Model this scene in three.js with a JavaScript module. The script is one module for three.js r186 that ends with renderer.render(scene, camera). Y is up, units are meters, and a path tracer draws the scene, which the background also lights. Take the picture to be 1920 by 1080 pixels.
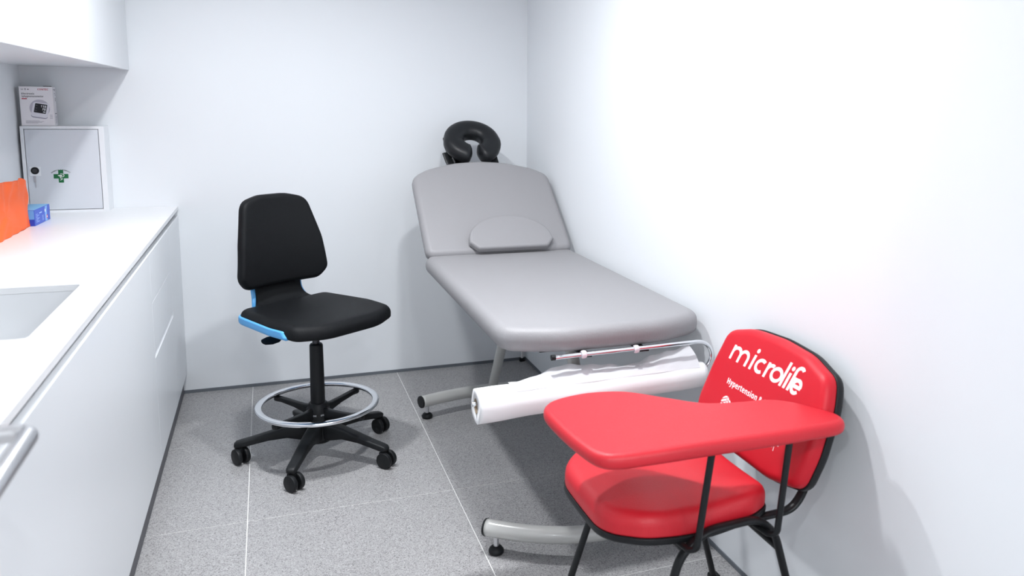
import * as THREE from 'three';
import { RoundedBoxGeometry } from 'three/addons/geometries/RoundedBoxGeometry.js';
import { mergeGeometries } from 'three/addons/utils/BufferGeometryUtils.js';
import { RectAreaLightUniformsLib } from 'three/addons/lights/RectAreaLightUniformsLib.js';

// ------------------------------------------------------------------ camera, exposure
const scene = new THREE.Scene();
scene.background = new THREE.Color(0x000000);
const renderer = new THREE.WebGLRenderer({ antialias: true });
renderer.toneMapping = THREE.LinearToneMapping;
renderer.toneMappingExposure = 1.0;
renderer.shadowMap.enabled = true;
renderer.shadowMap.type = THREE.PCFSoftShadowMap;
RectAreaLightUniformsLib.init();

const FOCAL = 1511.6, PX = 1063.18, PY = 417.36, YAW = -0.3570, PITCH = 0.14606, ROLL = 0.01417;
const camera = new THREE.PerspectiveCamera(2 * Math.atan(540 / FOCAL) * 180 / Math.PI, 16 / 9, 0.05, 30);
camera.position.set(-1.29736, 1.4, 4.10774);
{
  const cy = Math.cos(YAW), sy = Math.sin(YAW), cp = Math.cos(PITCH), sp = Math.sin(PITCH), cr = Math.cos(ROLL), sr = Math.sin(ROLL);
  // rows of the world-to-view rotation (x right, y down, z forward)
  const B = [[cy, 0, -sy], [0, -1, 0], [-sy, 0, -cy]];
  const P = [B[0], [0, 1, 2].map(i => cp * B[1][i] - sp * B[2][i]), [0, 1, 2].map(i => sp * B[1][i] + cp * B[2][i])];
  const r0 = [0, 1, 2].map(i => cr * P[0][i] - sr * P[1][i]), r1 = [0, 1, 2].map(i => sr * P[0][i] + cr * P[1][i]), r2 = P[2];
  const m = new THREE.Matrix4().makeBasis(new THREE.Vector3(...r0), new THREE.Vector3(...r1).negate(), new THREE.Vector3(...r2).negate());
  camera.quaternion.setFromRotationMatrix(m);
}
camera.setViewOffset(1920, 1080, 960 - PX, 540 - PY, 1920, 1080);
camera.focus = 3.0;
camera.userData.fStop = 4.0;
scene.add(camera);

const LIGHT_COLOR = new THREE.Color(0.975, 1.0, 1.02);
const LIGHT_CD = 13.8, HALL_NITS = 490;   // candela of each downlight in the room, luminance of those in the hall
const CEIL = 2.55;

// ------------------------------------------------------------------ helpers
let seed = 12345;
const rnd = () => { seed = (seed * 1664525 + 1013904223) >>> 0; return seed / 4294967296; };
const V3 = (x, y, z) => new THREE.Vector3(x, y, z);
const names = {};
function numbered(n) { const k = names[n] = (names[n] ?? -1) + 1; return k ? `${n}_${String(k).padStart(3, '0')}` : n; }
function thing(name, label, category, pos = [0, 0, 0], turn = 0, group) {
  const o = new THREE.Group(); o.name = numbered(name); o.position.set(...pos); o.rotation.y = turn;
  o.userData = { label, category }; if (group) o.userData.group = group;
  scene.add(o); return o;
}
function part(parent, name, geo, mat, label) {
  const m = new THREE.Mesh(geo, mat); m.name = name; m.castShadow = m.receiveShadow = true;
  if (label) m.userData.label = label;
  parent.add(m); return m;
}
function struct(name, geo, mat, label, category) {
  const m = part(scene, name, geo, mat, label); m.userData.kind = 'structure'; if (category) m.userData.category = category; return m;
}
const box = (x0, x1, y0, y1, z0, z1) => new THREE.BoxGeometry(x1 - x0, y1 - y0, z1 - z0).translate((x0 + x1) / 2, (y0 + y1) / 2, (z0 + z1) / 2);
const rbox = (x0, x1, y0, y1, z0, z1, r = 0.003, s = 2) => new RoundedBoxGeometry(x1 - x0, y1 - y0, z1 - z0, s, r).translate((x0 + x1) / 2, (y0 + y1) / 2, (z0 + z1) / 2);
const strip = g => { const h = g.index ? g.toNonIndexed() : g; for (const k of Object.keys(h.attributes)) if (!['position', 'normal', 'uv'].includes(k)) h.deleteAttribute(k); return h; };
const merge = (...gs) => mergeGeometries(gs.map(strip));
const cylBetween = (a, b, r0, r1 = r0, n = 20) => {
  const A = V3(...a), B = V3(...b), d = B.clone().sub(A);
  const g = new THREE.CylinderGeometry(r1, r0, d.length(), n);
  g.applyQuaternion(new THREE.Quaternion().setFromUnitVectors(V3(0, 1, 0), d.clone().normalize()));
  return g.translate((A.x + B.x) / 2, (A.y + B.y) / 2, (A.z + B.z) / 2);
};
// closed polygon with rounded corners: vertices [x, y, radius]; returns dense outline, counter-clockwise
function rounded(vs, seg = 8) {
  const out = [], n = vs.length;
  for (let i = 0; i < n; i++) {
    const [x, y, r = 0] = vs[i], p = vs[(i + n - 1) % n], q = vs[(i + 1) % n];
    if (!r) { out.push([x, y]); continue; }
    const a = new THREE.Vector2(p[0] - x, p[1] - y), b = new THREE.Vector2(q[0] - x, q[1] - y);
    const la = a.length(), lb = b.length(); a.divideScalar(la); b.divideScalar(lb);
    const th = Math.acos(THREE.MathUtils.clamp(a.dot(b), -1, 1));
    const t = Math.min(r / Math.tan(th / 2), la * 0.49, lb * 0.49);
    const A = [x + a.x * t, y + a.y * t], Bp = [x + b.x * t, y + b.y * t];
    for (let k = 0; k <= seg; k++) { const s = k / seg, u = 1 - s; out.push([u * u * A[0] + 2 * u * s * x + s * s * Bp[0], u * u * A[1] + 2 * u * s * y + s * s * Bp[1]]); }
  }
  return resample(out, 128);
}
function resample(pts, n) {
  let area = 0; for (let i = 0; i < pts.length; i++) { const [a, b] = pts[i], [c, d] = pts[(i + 1) % pts.length]; area += a * d - b * c; }
  if (area < 0) pts = pts.slice().reverse();
  const cum = [0]; for (let i = 0; i < pts.length; i++) { const [a, b] = pts[i], [c, d] = pts[(i + 1) % pts.length]; cum.push(cum[i] + Math.hypot(c - a, d - b)); }
  const L = cum[pts.length], out = []; let j = 0;
  for (let i = 0; i < n; i++) { const s = L * i / n; while (cum[j + 1] <= s) j++; const t = (s - cum[j]) / (cum[j + 1] - cum[j]); const [a, b] = pts[j], [c, d] = pts[(j + 1) % pts.length]; out.push([a + (c - a) * t, b + (d - b) * t]); }
  return out;
}
function smooth(pts, n = 128) { const c = new THREE.CatmullRomCurve3(pts.map(([x, y]) => V3(x, y, 0)), true, 'catmullrom', 0.5); return resample(c.getSpacedPoints(n * 3).slice(0, -1).map(p => [p.x, p.y]), n); }
function inset(o, d) {
  const n = o.length;
  return o.map((p, i) => { const a = o[(i + n - 1) % n], b = o[(i + 1) % n]; const tx = b[0] - a[0], ty = b[1] - a[1], l = Math.hypot(tx, ty); return [p[0] - ty / l * d, p[1] + tx / l * d]; });
}
// upholstered slab: outline in x-y, thickness along z (0..t), rounded rims, domed top
function cushion(outline, { t, r = t * 0.45, rb = r, dome = 0, warp, flat = false, steps = 5, uv }) {
  const rings = [];   // [outline, z]
  for (let k = 0; k <= steps; k++) { const a = Math.PI / 2 * (1 - k / steps); rings.push([inset(outline, rb * (1 - Math.cos(a))), rb - rb * Math.sin(a)]); }
  for (let k = 0; k <= steps; k++) { const a = Math.PI / 2 * k / steps; rings.push([inset(outline, r * (1 - Math.cos(a))), t - r + r * Math.sin(a)]); }
  const n = outline.length, pos = [], idx = [];
  for (const [o, z] of rings) for (const [x, y] of o) pos.push(x, y, z);
  for (let k = 0; k < rings.length - 1; k++) for (let i = 0; i < n; i++) { const a = k * n + i, b = k * n + (i + 1) % n, c = a + n, d = b + n; idx.push(a, b, d, a, d, c); }
  const cap = (ring, z, up) => {
    const base = pos.length / 3, start = up ? (rings.length - 1) * n : 0;
    if (flat) {
      const tri = THREE.ShapeUtils.triangulateShape(ring.map(p => new THREE.Vector2(...p)), []);
      for (const [a, b, c] of tri) up ? idx.push(start + a, start + b, start + c) : idx.push(start + a, start + c, start + b);
      return;
    }
    let cx = 0, cyy = 0; for (const [x, y] of ring) { cx += x / n; cyy += y / n; }
    const ss = up ? [0.9, 0.78, 0.64, 0.48, 0.32, 0.16] : [0.6, 0.3];
    ss.forEach(s => ring.forEach(([x, y]) => pos.push(cx + (x - cx) * s, cyy + (y - cyy) * s, z + (up ? dome * (1 - s * s) : 0))));
    pos.push(cx, cyy, z + (up ? dome : 0));
    const C = pos.length / 3 - 1;
    ss.forEach((s, k) => { const A = k ? base + (k - 1) * n : start, B = base + k * n; for (let i = 0; i < n; i++) { const j = (i + 1) % n; up ? idx.push(A + i, A + j, B + j, A + i, B + j, B + i) : idx.push(A + j, A + i, B + j, B + j, A + i, B + i); } });
    const A = base + (ss.length - 1) * n; for (let i = 0; i < n; i++) { const j = (i + 1) % n; up ? idx.push(A + i, A + j, C) : idx.push(A + j, A + i, C); }
  };
  cap(rings[rings.length - 1][0], t, true); cap(rings[0][0], 0, false);
  const uvs = []; for (let i = 0; i < pos.length; i += 3) { const [u, v] = uv ? uv(pos[i], pos[i + 1]) : [pos[i], pos[i + 1]]; uvs.push(u, v); }
  if (warp) for (let i = 0; i < pos.length; i += 3) { const q = warp(pos[i], pos[i + 1], pos[i + 2]); pos[i] = q[0]; pos[i + 1] = q[1]; pos[i + 2] = q[2]; }
  const g = new THREE.BufferGeometry();
  g.setAttribute('position', new THREE.Float32BufferAttribute(pos, 3)); g.setAttribute('uv', new THREE.Float32BufferAttribute(uvs, 2));
  g.setIndex(idx); g.computeVertexNormals(); return g;
}
const lay = g => g.rotateX(-Math.PI / 2);       // x-y slab to x-z plane, thickness up (y of the outline becomes -z)
// loft through rings of points (each ring an array of Vector3), capped
function loft(rings, closed = false) {
  const n = rings[0].length, pos = [], uvs = [], idx = [];
  rings.forEach((r, k) => r.forEach((p, i) => { pos.push(p.x, p.y, p.z); uvs.push(i / n, k / rings.length); }));
  const m = rings.length, last = closed ? m : m - 1;
  for (let k = 0; k < last; k++) for (let i = 0; i < n; i++) { const j = (i + 1) % n, A = k * n, B = ((k + 1) % m) * n; idx.push(A + i, A + j, B + j, A + i, B + j, B + i); }
  if (!closed) for (const k of [0, m - 1]) {
    const c = V3(0, 0, 0); rings[k].forEach(p => c.addScaledVector(p, 1 / n)); const C = pos.length / 3; pos.push(c.x, c.y, c.z); uvs.push(0, 0);
    for (let i = 0; i < n; i++) { const j = (i + 1) % n; k ? idx.push(k * n + i, k * n + j, C) : idx.push(j, i, C); }
  }
  const g = new THREE.BufferGeometry();
  g.setAttribute('position', new THREE.Float32BufferAttribute(pos, 3)); g.setAttribute('uv', new THREE.Float32BufferAttribute(uvs, 2)); g.setIndex(idx); g.computeVertexNormals(); return g;
}
// sweep an ellipse (half sizes a along "side", b along the other normal) along points; side is a fixed direction
function sweep(points, a, b, side = [0, 0, 1], { n = 16, seg = 40, pow = 2, tension = 0.5, straight = false, scale } = {}) {
  const curve = new THREE.CatmullRomCurve3(points.map(p => V3(...p)), false, 'centripetal', tension);
  const S = V3(...side).normalize(), rings = [];
  const N = straight ? points.length - 1 : seg;
  for (let k = 0; k <= N; k++) {
    const u = k / N, p = straight ? V3(...points[k]) : curve.getPoint(u);
    const tg = straight ? V3(...points[Math.min(k + 1, N)]).sub(V3(...points[Math.max(k - 1, 0)])).normalize() : curve.getTangent(u);
    const nn = new THREE.Vector3().crossVectors(S, tg).normalize(), ss = new THREE.Vector3().crossVectors(tg, nn).normalize(), f = scale ? scale(u) : 1, ring = [];
    for (let i = 0; i < n; i++) { const th = i / n * 2 * Math.PI, c = Math.cos(th), s = Math.sin(th), e = 2 / pow; ring.push(p.clone().addScaledVector(ss, f * a * Math.sign(c) * Math.abs(c) ** e).addScaledVector(nn, f * b * Math.sign(s) * Math.abs(s) ** e)); }
    rings.push(ring);
  }
  return loft(rings);
}
const bend = (pts, r = 0.03, seg = 6) => {      // polyline with rounded corners -> dense points
  const out = [pts[0]];
  for (let i = 1; i < pts.length - 1; i++) {
    const P = V3(...pts[i]), A = V3(...pts[i - 1]).sub(P), B = V3(...pts[i + 1]).sub(P), t = Math.min(r, A.length() * 0.48, B.length() * 0.48);
    A.setLength(t).add(P); B.setLength(t).add(P);
    for (let k = 0; k <= seg; k++) { const s = k / seg, u = 1 - s; const q = A.clone().multiplyScalar(u * u).addScaledVector(P, 2 * u * s).addScaledVector(B, s * s); out.push([q.x, q.y, q.z]); }
  }
  out.push(pts[pts.length - 1]); return out;
};
function noiseTex(w, h, fn, srgb) {
  const d = new Uint8Array(w * h * 4);
  for (let y = 0; y < h; y++) for (let x = 0; x < w; x++) { const c = fn(x, y), i = (y * w + x) * 4; d[i] = c[0]; d[i + 1] = c[1]; d[i + 2] = c[2]; d[i + 3] = 255; }
  const t = new THREE.DataTexture(d, w, h); t.wrapS = t.wrapT = THREE.RepeatWrapping; t.magFilter = THREE.LinearFilter; t.minFilter = THREE.LinearMipmapLinearFilter; t.generateMipmaps = true;
  if (srgb) t.colorSpace = THREE.SRGBColorSpace; t.needsUpdate = true; return t;
}
function canvasTex(w, h, draw) {
  const c = document.createElement('canvas'); c.width = w; c.height = h; draw(c.getContext('2d'), w, h);
  const t = new THREE.CanvasTexture(c); t.colorSpace = THREE.SRGBColorSpace; t.magFilter = THREE.LinearFilter; return t;
}
const std = (color, roughness = 0.5, extra = {}) => new THREE.MeshStandardMaterial({ color, roughness, ...extra });
const lin = (r, g, b) => new THREE.Color().setRGB(r, g, b);

// ------------------------------------------------------------------ materials
const speckle = (() => {
  const N = 1024, v = new Float32Array(N * N);
  for (let i = 0; i < N * N; i++) v[i] = (rnd() - 0.5) * 10;
  const blob = (count, r0, r1, amp) => { for (let k = 0; k < count; k++) { const x = rnd() * N, y = rnd() * N, r = r0 + rnd() * (r1 - r0), a = amp(); for (let j = -Math.ceil(r); j <= r; j++) for (let i = -Math.ceil(r); i <= r; i++) if (i * i + j * j <= r * r) v[((Math.floor(y + j) + N) % N) * N + (Math.floor(x + i) + N) % N] += a; } };
  blob(60000, 1.2, 3.2, () => (rnd() - 0.5) * 26);
  blob(14000, 1.5, 3.6, () => -10 - rnd() * 20);
  blob(3500, 1.2, 2.8, () => -24 - rnd() * 26);
  blob(9000, 1.2, 3.0, () => 8 + rnd() * 14);
  return noiseTex(N, N, (x, y) => { const g = THREE.MathUtils.clamp(156 + v[y * N + x], 40, 245); return [g, g - 1, g]; }, true);
})();
speckle.repeat.set(1 / 0.6, 1 / 0.6);
const grain = noiseTex(512, 512, (() => {
  const N = 512, v = new Float32Array(N * N);
  for (let k = 0; k < 9000; k++) { const x = rnd() * N, y = rnd() * N, r = 1.5 + rnd() * 3, a = 0.4 + rnd() * 0.6; for (let j = -4; j <= 4; j++) for (let i = -4; i <= 4; i++) { const q = 1 - (i * i + j * j) / (r * r); if (q > 0) { const id = ((Math.floor(y + j) + N) % N) * N + (Math.floor(x + i) + N) % N; v[id] = Math.max(v[id], q * a); } } }
  return (x, y) => { const g = 255 * v[y * N + x]; return [g, g, g]; };
})());
grain.repeat.set(1 / 0.16, 1 / 0.16);
const wallBump = noiseTex(256, 256, () => { const g = 110 + rnd() * 60; return [g, g, g]; });

const M = {
  wall: std(lin(0.775, 0.80, 0.832), 0.8),
  ceiling: std(lin(0.84, 0.84, 0.845), 0.9),
  tile: std(0xffffff, 0.42, { map: speckle }),
  grout: std(lin(0.72, 0.72, 0.71), 0.9),
  skirting: std(lin(0.13, 0.145, 0.165), 0.6),
  cabinet: std(lin(0.74, 0.765, 0.795), 0.32),
  plinth: std(lin(0.10, 0.10, 0.115), 0.55),
  channel: std(lin(0.62, 0.65, 0.69), 0.6),
  counter: std(lin(0.80, 0.81, 0.825), 0.3),
  basin: std(lin(0.76, 0.775, 0.795), 0.35),
  steelCab: std(lin(0.66, 0.69, 0.74), 0.42),
  steelEdge: std(lin(0.80, 0.82, 0.85), 0.42),
  greyVinyl: std(lin(0.265, 0.26, 0.272), 0.5, { bumpMap: grain, bumpScale: 0.0002 }),
  redVinyl: new THREE.MeshPhysicalMaterial({ color: lin(0.56, 0.011, 0.023), roughness: 0.45, bumpMap: grain, bumpScale: 0.0002 }),
  blackVinyl: new THREE.MeshPhysicalMaterial({ color: lin(0.010, 0.011, 0.013), roughness: 0.42, specularIntensity: 0.6 }),
  blackFoam: new THREE.MeshPhysicalMaterial({ color: lin(0.0065, 0.0072, 0.0085), roughness: 0.55, specularIntensity: 0.28, bumpMap: grain, bumpScale: 0.00025 }),
  blackPlastic: new THREE.MeshPhysicalMaterial({ color: lin(0.010, 0.011, 0.0125), roughness: 0.45, specularIntensity: 0.5 }),
  blackSteel: new THREE.MeshPhysicalMaterial({ color: lin(0.010, 0.011, 0.0125), roughness: 0.35, specularIntensity: 0.5 }),
  darkSteel: std(lin(0.05, 0.05, 0.055), 0.3, { metalness: 0.6 }),
  blueShell: std(lin(0.10, 0.40, 0.80), 0.4),
  chrome: std(lin(0.80, 0.82, 0.85), 0.1, { metalness: 1 }),
  satin: std(lin(0.62, 0.63, 0.65), 0.3, { metalness: 1 }),
  frameGrey: new THREE.MeshPhysicalMaterial({ color: lin(0.50, 0.50, 0.485), roughness: 0.28, clearcoat: 0.5, clearcoatRoughness: 0.1 }),
  paper: std(lin(0.86, 0.86, 0.875), 0.9),
  tissue: new THREE.MeshPhysicalMaterial({ color: lin(0.84, 0.84, 0.87), roughness: 1, transmission: 0.35, thickness: 0, side: THREE.DoubleSide }),
  card: std(lin(0.42, 0.33, 0.24), 0.9),
  tie: std(lin(0.80, 0.72, 0.78), 0.5),
  orange: std(lin(0.95, 0.135, 0.022), 0.62),
  white: std(lin(0.80, 0.80, 0.80), 0.6),
  door: std(lin(0.78, 0.78, 0.78), 0.5),
};
// ------------------------------------------------------------------ room shell
const FRONT = 3.92, LEFT = -2.28;
struct('wall_back', box(LEFT - 0.15, 0.15, -0.1, CEIL + 0.1, -0.15, 0), M.wall);
struct('wall_right', box(0, 0.15, -0.1, CEIL + 0.1, -0.15, FRONT + 0.12), M.wall);
struct('wall_left', box(LEFT - 0.15, LEFT, -0.1, CEIL + 0.1, -0.15, FRONT + 0.12), M.wall);
// front of the room: door on the left, a fixed glass light beside it, header above; then the hall outside
const D0 = -1.672, D1 = -0.76, DH = 2.3, HX0 = -3.6, HX1 = 1.4, HZ = 7.6;
struct('wall_front', merge(box(LEFT, D0, 0, CEIL, FRONT, FRONT + 0.12), box(D0, 0, DH, CEIL, FRONT, FRONT + 0.12)), M.wall);
{
  const w = new THREE.Group(); w.name = 'window_1'; w.userData = { kind: 'structure', label: 'fixed glass light beside the doorway' }; scene.add(w);
  part(w, 'window_frame', merge(box(D1 - 0.05, D1, 0, DH, FRONT + 0.03, FRONT + 0.09), box(-0.03, 0, 0, DH, FRONT + 0.03, FRONT + 0.09), box(D1, -0.03, 0, 0.05, FRONT + 0.03, FRONT + 0.09), box(D1, -0.03, DH - 0.03, DH, FRONT + 0.03, FRONT + 0.09)), std(lin(0.7, 0.71, 0.72), 0.4));
  part(w, 'pane', box(D1, -0.03, 0.05, DH - 0.03, FRONT + 0.056, FRONT + 0.064), new THREE.MeshPhysicalMaterial({ color: 0xffffff, transmission: 1, thickness: 0, roughness: 0, ior: 1.5 }));
}
struct('wall_hall_back', box(HX0, HX1, -0.1, CEIL + 0.1, HZ, HZ + 0.15), M.wall);
struct('wall_hall_left', merge(box(HX0 - 0.15, HX0, -0.1, CEIL + 0.1, FRONT - 0.03, HZ + 0.15), box(HX0, LEFT - 0.15, -0.1, CEIL + 0.1, FRONT - 0.03, FRONT + 0.12)), M.wall);
struct('wall_hall_right', merge(box(HX1, HX1 + 0.15, -0.1, CEIL + 0.1, FRONT - 0.03, HZ + 0.15), box(0.15, HX1, -0.1, CEIL + 0.1, FRONT - 0.03, FRONT + 0.12)), M.wall);
struct('ceiling', merge(box(LEFT - 0.15, 0.15, CEIL, CEIL + 0.12, -0.15, FRONT + 0.12), box(HX0, HX1, CEIL, CEIL + 0.12, FRONT + 0.12, HZ)), M.ceiling);
struct('floor_hall', (() => { const g = box(HX0, HX1, -0.1, 0, FRONT + 0.245, HZ), p = g.attributes.position; for (let q = 0; q < p.count; q++) g.attributes.uv.setXY(q, p.getX(q), p.getZ(q)); return g; })(), M.tile);
{
  const floor = new THREE.Group(); floor.name = 'floor'; floor.userData = { kind: 'structure' }; scene.add(floor);
  part(floor, 'grout_bed', box(LEFT - 0.15, 0.15, -0.12, -0.0012, -0.15, FRONT + 0.245), M.grout);
  const xs = [LEFT, -2.105, -1.405, -0.703, 0], zs = [0, 0.67, 1.369, 2.068, 2.767, 3.466, 4.165], g = 0.0014;
  for (let i = 0; i < 4; i++) for (let k = 0; k < zs.length - 1; k++) {
    const [a, b, c, d] = [xs[i] + g, xs[i + 1] - g, zs[k] + g, zs[k + 1] - g];
    const geo = new RoundedBoxGeometry(b - a, 0.011, d - c, 1, 0.0008); const p = geo.attributes.position, uv = geo.attributes.uv, ox = (i * 0.37 + k * 0.61) % 1, oz = (i * 0.23 + k * 0.79) % 1;
    for (let q = 0; q < p.count; q++) uv.setXY(q, p.getX(q) + ox, p.getZ(q) + oz);
    part(floor, 'tile', geo.translate((a + b) / 2, -0.0055, (c + d) / 2), M.tile);
  }
}
struct('baseboard_back', box(-1.713, 0, 0, 0.015, 0, 0.004), M.skirting);
struct('baseboard_right', box(-0.004, 0, 0, 0.015, 0.004, FRONT), M.skirting);

// downlights: two rows along the room
const lampG = { ring: new THREE.LatheGeometry([[0.073, 0.0], [0.075, -0.004], [0.088, -0.006], [0.092, -0.004], [0.093, 0]].map(p => new THREE.Vector2(...p)), 48), disc: new THREE.CylinderGeometry(0.073, 0.073, 0.003, 48).translate(0, -0.0025, 0) };
const lampMat = std(0xffffff, 0.6, { emissive: LIGHT_COLOR, emissiveIntensity: 6 }), ringMat = std(lin(0.8, 0.8, 0.8), 0.4);
const lamps = [[-1.32, 1.38, 'over the floor beside the base cabinets', LIGHT_CD], [-0.66, 2.05, 'over the treatment couch', LIGHT_CD]];
for (const [x, a] of [[-2.3, 'left'], [-1.0, 'middle'], [0.3, 'right']]) for (const [z, b] of [[4.9, 'doorway side'], [6.3, 'far side']]) lamps.push([x, z, `in the hall outside, ${a} of the ${b} row`, 0]);
for (const [x, z, where, cd] of lamps) {
  const t = thing('ceiling_light', `round white recessed ceiling downlight ${where}`, 'light', [x, CEIL, z], 0, 'recessed ceiling downlights');
  part(t, 'trim_ring', lampG.ring, ringMat); part(t, 'diffuser', lampG.disc, lampMat);
  if (cd) {   // reflector downlight: strongest straight down, fading out towards the ceiling
    const l = new THREE.SpotLight(LIGHT_COLOR, cd, 0, 1.44, 1, 2); l.position.y = -0.012; l.target.position.set(0, -1, 0); l.castShadow = true; l.shadow.radius = 3.6; l.shadow.mapSize.set(2048, 2048); l.name = 'lamp_light'; t.add(l, l.target); l.target.name = 'lamp_aim';
  } else { const l = new THREE.RectAreaLight(LIGHT_COLOR, HALL_NITS, 0.13, 0.13); l.position.y = -0.009; l.rotation.x = -Math.PI / 2; l.name = 'lamp_light'; t.add(l); }
}

// ------------------------------------------------------------------ door with lever handle (left of the frame)
{
  const dz0 = 2.992, dz1 = FRONT - 0.01, dx = -1.628;
  const d = new THREE.Group(); d.name = 'door_1'; d.userData = { kind: 'structure', label: 'white door leaf standing open with a brushed steel lever handle' }; scene.add(d);
  part(d, 'door_leaf', rbox(dx - 0.04, dx, 0.008, 2.08, dz0, dz1, 0.002), M.door);
  const h = part(d, 'door_handle', merge(sweep(bend([[dx, 1.01, 3.045], [-1.569, 1.01, 3.045], [-1.569, 1.008, 3.215]], 0.02, 8), 0.0105, 0.0105, [0, 1, 0], { straight: true, n: 24 }), cylBetween([dx, 1.01, 3.045], [dx + 0.008, 1.01, 3.045], 0.026, 0.026, 32)), M.satin, 'brushed steel lever handle');
}

// ------------------------------------------------------------------ built-in furniture on the left
const CF = -1.695, CT = 0.906;     // cabinet front plane, worktop height
function panelThing(name, label, category, z0, z1) { return thing(name, label, category, [(CF + LEFT) / 2, 0, (z0 + z1) / 2], 0, 'base cabinets'); }
const loc = (g, geo) => geo.translate(-g.position.x, -g.position.y, -g.position.z);
{
  const carc = (g, z0, z1) => { const X0 = LEFT + 0.002, X1 = CF - 0.02, a = z0 + 0.001, b = z1 - 0.001, w = 0.018; part(g, 'body', loc(g, merge(box(X0, X1, 0.1, 0.118, a, b), box(X0, X1, 0.118, 0.862, a, a + w), box(X0, X1, 0.118, 0.862, b - w, b), box(X0, X0 + w, 0.118, 0.862, a + w, b - w))), M.cabinet); part(g, 'plinth', loc(g, box(-1.75, -1.713, 0, 0.1, z0 + 0.001, z1 - 0.001)), M.plinth, 'dark grey recessed plinth'); part(g, 'grip_channel', loc(g, box(CF - 0.06, CF - 0.035, 0.8625, 0.888, z0 + 0.001, z1 - 0.001)), M.channel); };
  const front = (g, name, y0, y1, z0, z1) => part(g, name, loc(g, rbox(CF - 0.0195, CF, y0, y1, z0, z1, 0.0012, 2)), M.cabinet);
  let g = panelThing('base_cabinet', 'narrow white end panel of the base cabinets against the back wall', 'cabinet', 0.002, 0.42);
  carc(g, 0.002, 0.42); front(g, 'door', 0.103, 0.862, 0.003, 0.4193);
  g = panelThing('drawer_cabinet', 'white handleless drawer cabinet with a finger grip slot halfway up', 'cabinet', 0.42, 1.02);
  carc(g, 0.42, 1.02);
  const prof = (y0, y1) => { // drawer front whose top edge is bevelled back as a finger grip
    const s = new THREE.Shape(); s.moveTo(0, y0); s.lineTo(0, y1 - 0.020); s.lineTo(-0.013, y1); s.lineTo(-0.0195, y1); s.lineTo(-0.0195, y0); s.closePath();
    return new THREE.ExtrudeGeometry(s, { depth: 0.597, bevelEnabled: false }).translate(CF, 0, 0.4215);
  };
  part(g, 'drawer', loc(g, prof(0.103, 0.506)), M.cabinet); front(g, 'drawer', 0.5075, 0.686, 0.4215, 1.0185); front(g, 'drawer', 0.6875, 0.862, 0.4215, 1.0185);
  g = panelThing('sink_cabinet', 'long white handleless base cabinet front below the sink', 'cabinet', 1.02, 2.95);
  carc(g, 1.02, 2.95); front(g, 'door', 0.103, 0.862, 1.0215, 2.94);
}
{ // worktop with moulded basin
  const g = thing('worktop', 'glossy white worktop running along the left wall', 'worktop', [(CF + LEFT) / 2, 0.888, 1.475]);
  const bx0 = -2.15, bx1 = -1.777, bz0 = 1.68, bz1 = 2.21, t0 = CT - 0.018;
  const s = new THREE.Shape(); s.moveTo(LEFT + 0.001, -0.001); s.lineTo(CF + 0.001, -0.001); s.lineTo(CF + 0.001, -2.95); s.lineTo(LEFT + 0.001, -2.95); s.closePath();
  const h = new THREE.Path(rounded([[bx0, -bz0, 0.012], [bx1, -bz0, 0.012], [bx1, -bz1, 0.012], [bx0, -bz1, 0.012]]).map(p => new THREE.Vector2(...p))); s.holes.push(h);
  const slab = new THREE.ExtrudeGeometry(s, { depth: 0.0156, bevelEnabled: true, bevelSize: 0.0012, bevelThickness: 0.0012, bevelOffset: -0.0012, bevelSegments: 2 }).rotateX(-Math.PI / 2).translate(0, t0 + 0.0012, 0);
  part(g, 'slab', loc(g, slab), M.counter);
  const bd = 0.15, th = 0.008;
  const sb = thing('sink_basin', 'white rectangular sink basin sunk into the worktop', 'sink', [(bx0 + bx1) / 2, t0 - bd - th, (bz0 + bz1) / 2]);
  part(sb, 'basin', loc(sb, merge(box(bx0, bx1, t0 - bd - th, t0 - bd, bz0, bz1), box(bx0 - th, bx0, t0 - bd - th, t0 - 0.0002, bz0 - th, bz1 + th), box(bx1, bx1 + th, t0 - bd - th, t0 - 0.0002, bz0 - th, bz1 + th), box(bx0, bx1, t0 - bd - th, t0 - 0.0002, bz0 - th, bz0), box(bx0, bx1, t0 - bd - th, t0 - 0.0002, bz1, bz1 + th))), M.basin);
  part(sb, 'drain', loc(sb, cylBetween([-1.96, t0 - bd, 1.945], [-1.96, t0 - bd + 0.003, 1.945], 0.03, 0.028, 32)), M.satin);
}
{ // wall cabinet
  const U = -1.86, y0 = 1.522, g = thing('wall_cabinet', 'white handleless wall cabinet hung above the worktop', 'cabinet', [(U + LEFT) / 2, y0, 1.0]);
  part(g, 'body', loc(g, box(LEFT + 0.001, U - 0.02, y0 + 0.008, 2.3, 0.001, 2.9)), M.cabinet);
  part(g, 'door', loc(g, rbox(U - 0.0195, U, y0, 2.3, 0.002, 1.998, 0.0012, 2)), M.cabinet);
  part(g, 'door', loc(g, rbox(U - 0.0195, U, y0, 2.3, 2.002, 2.9, 0.0012, 2)), M.cabinet);
}

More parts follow.
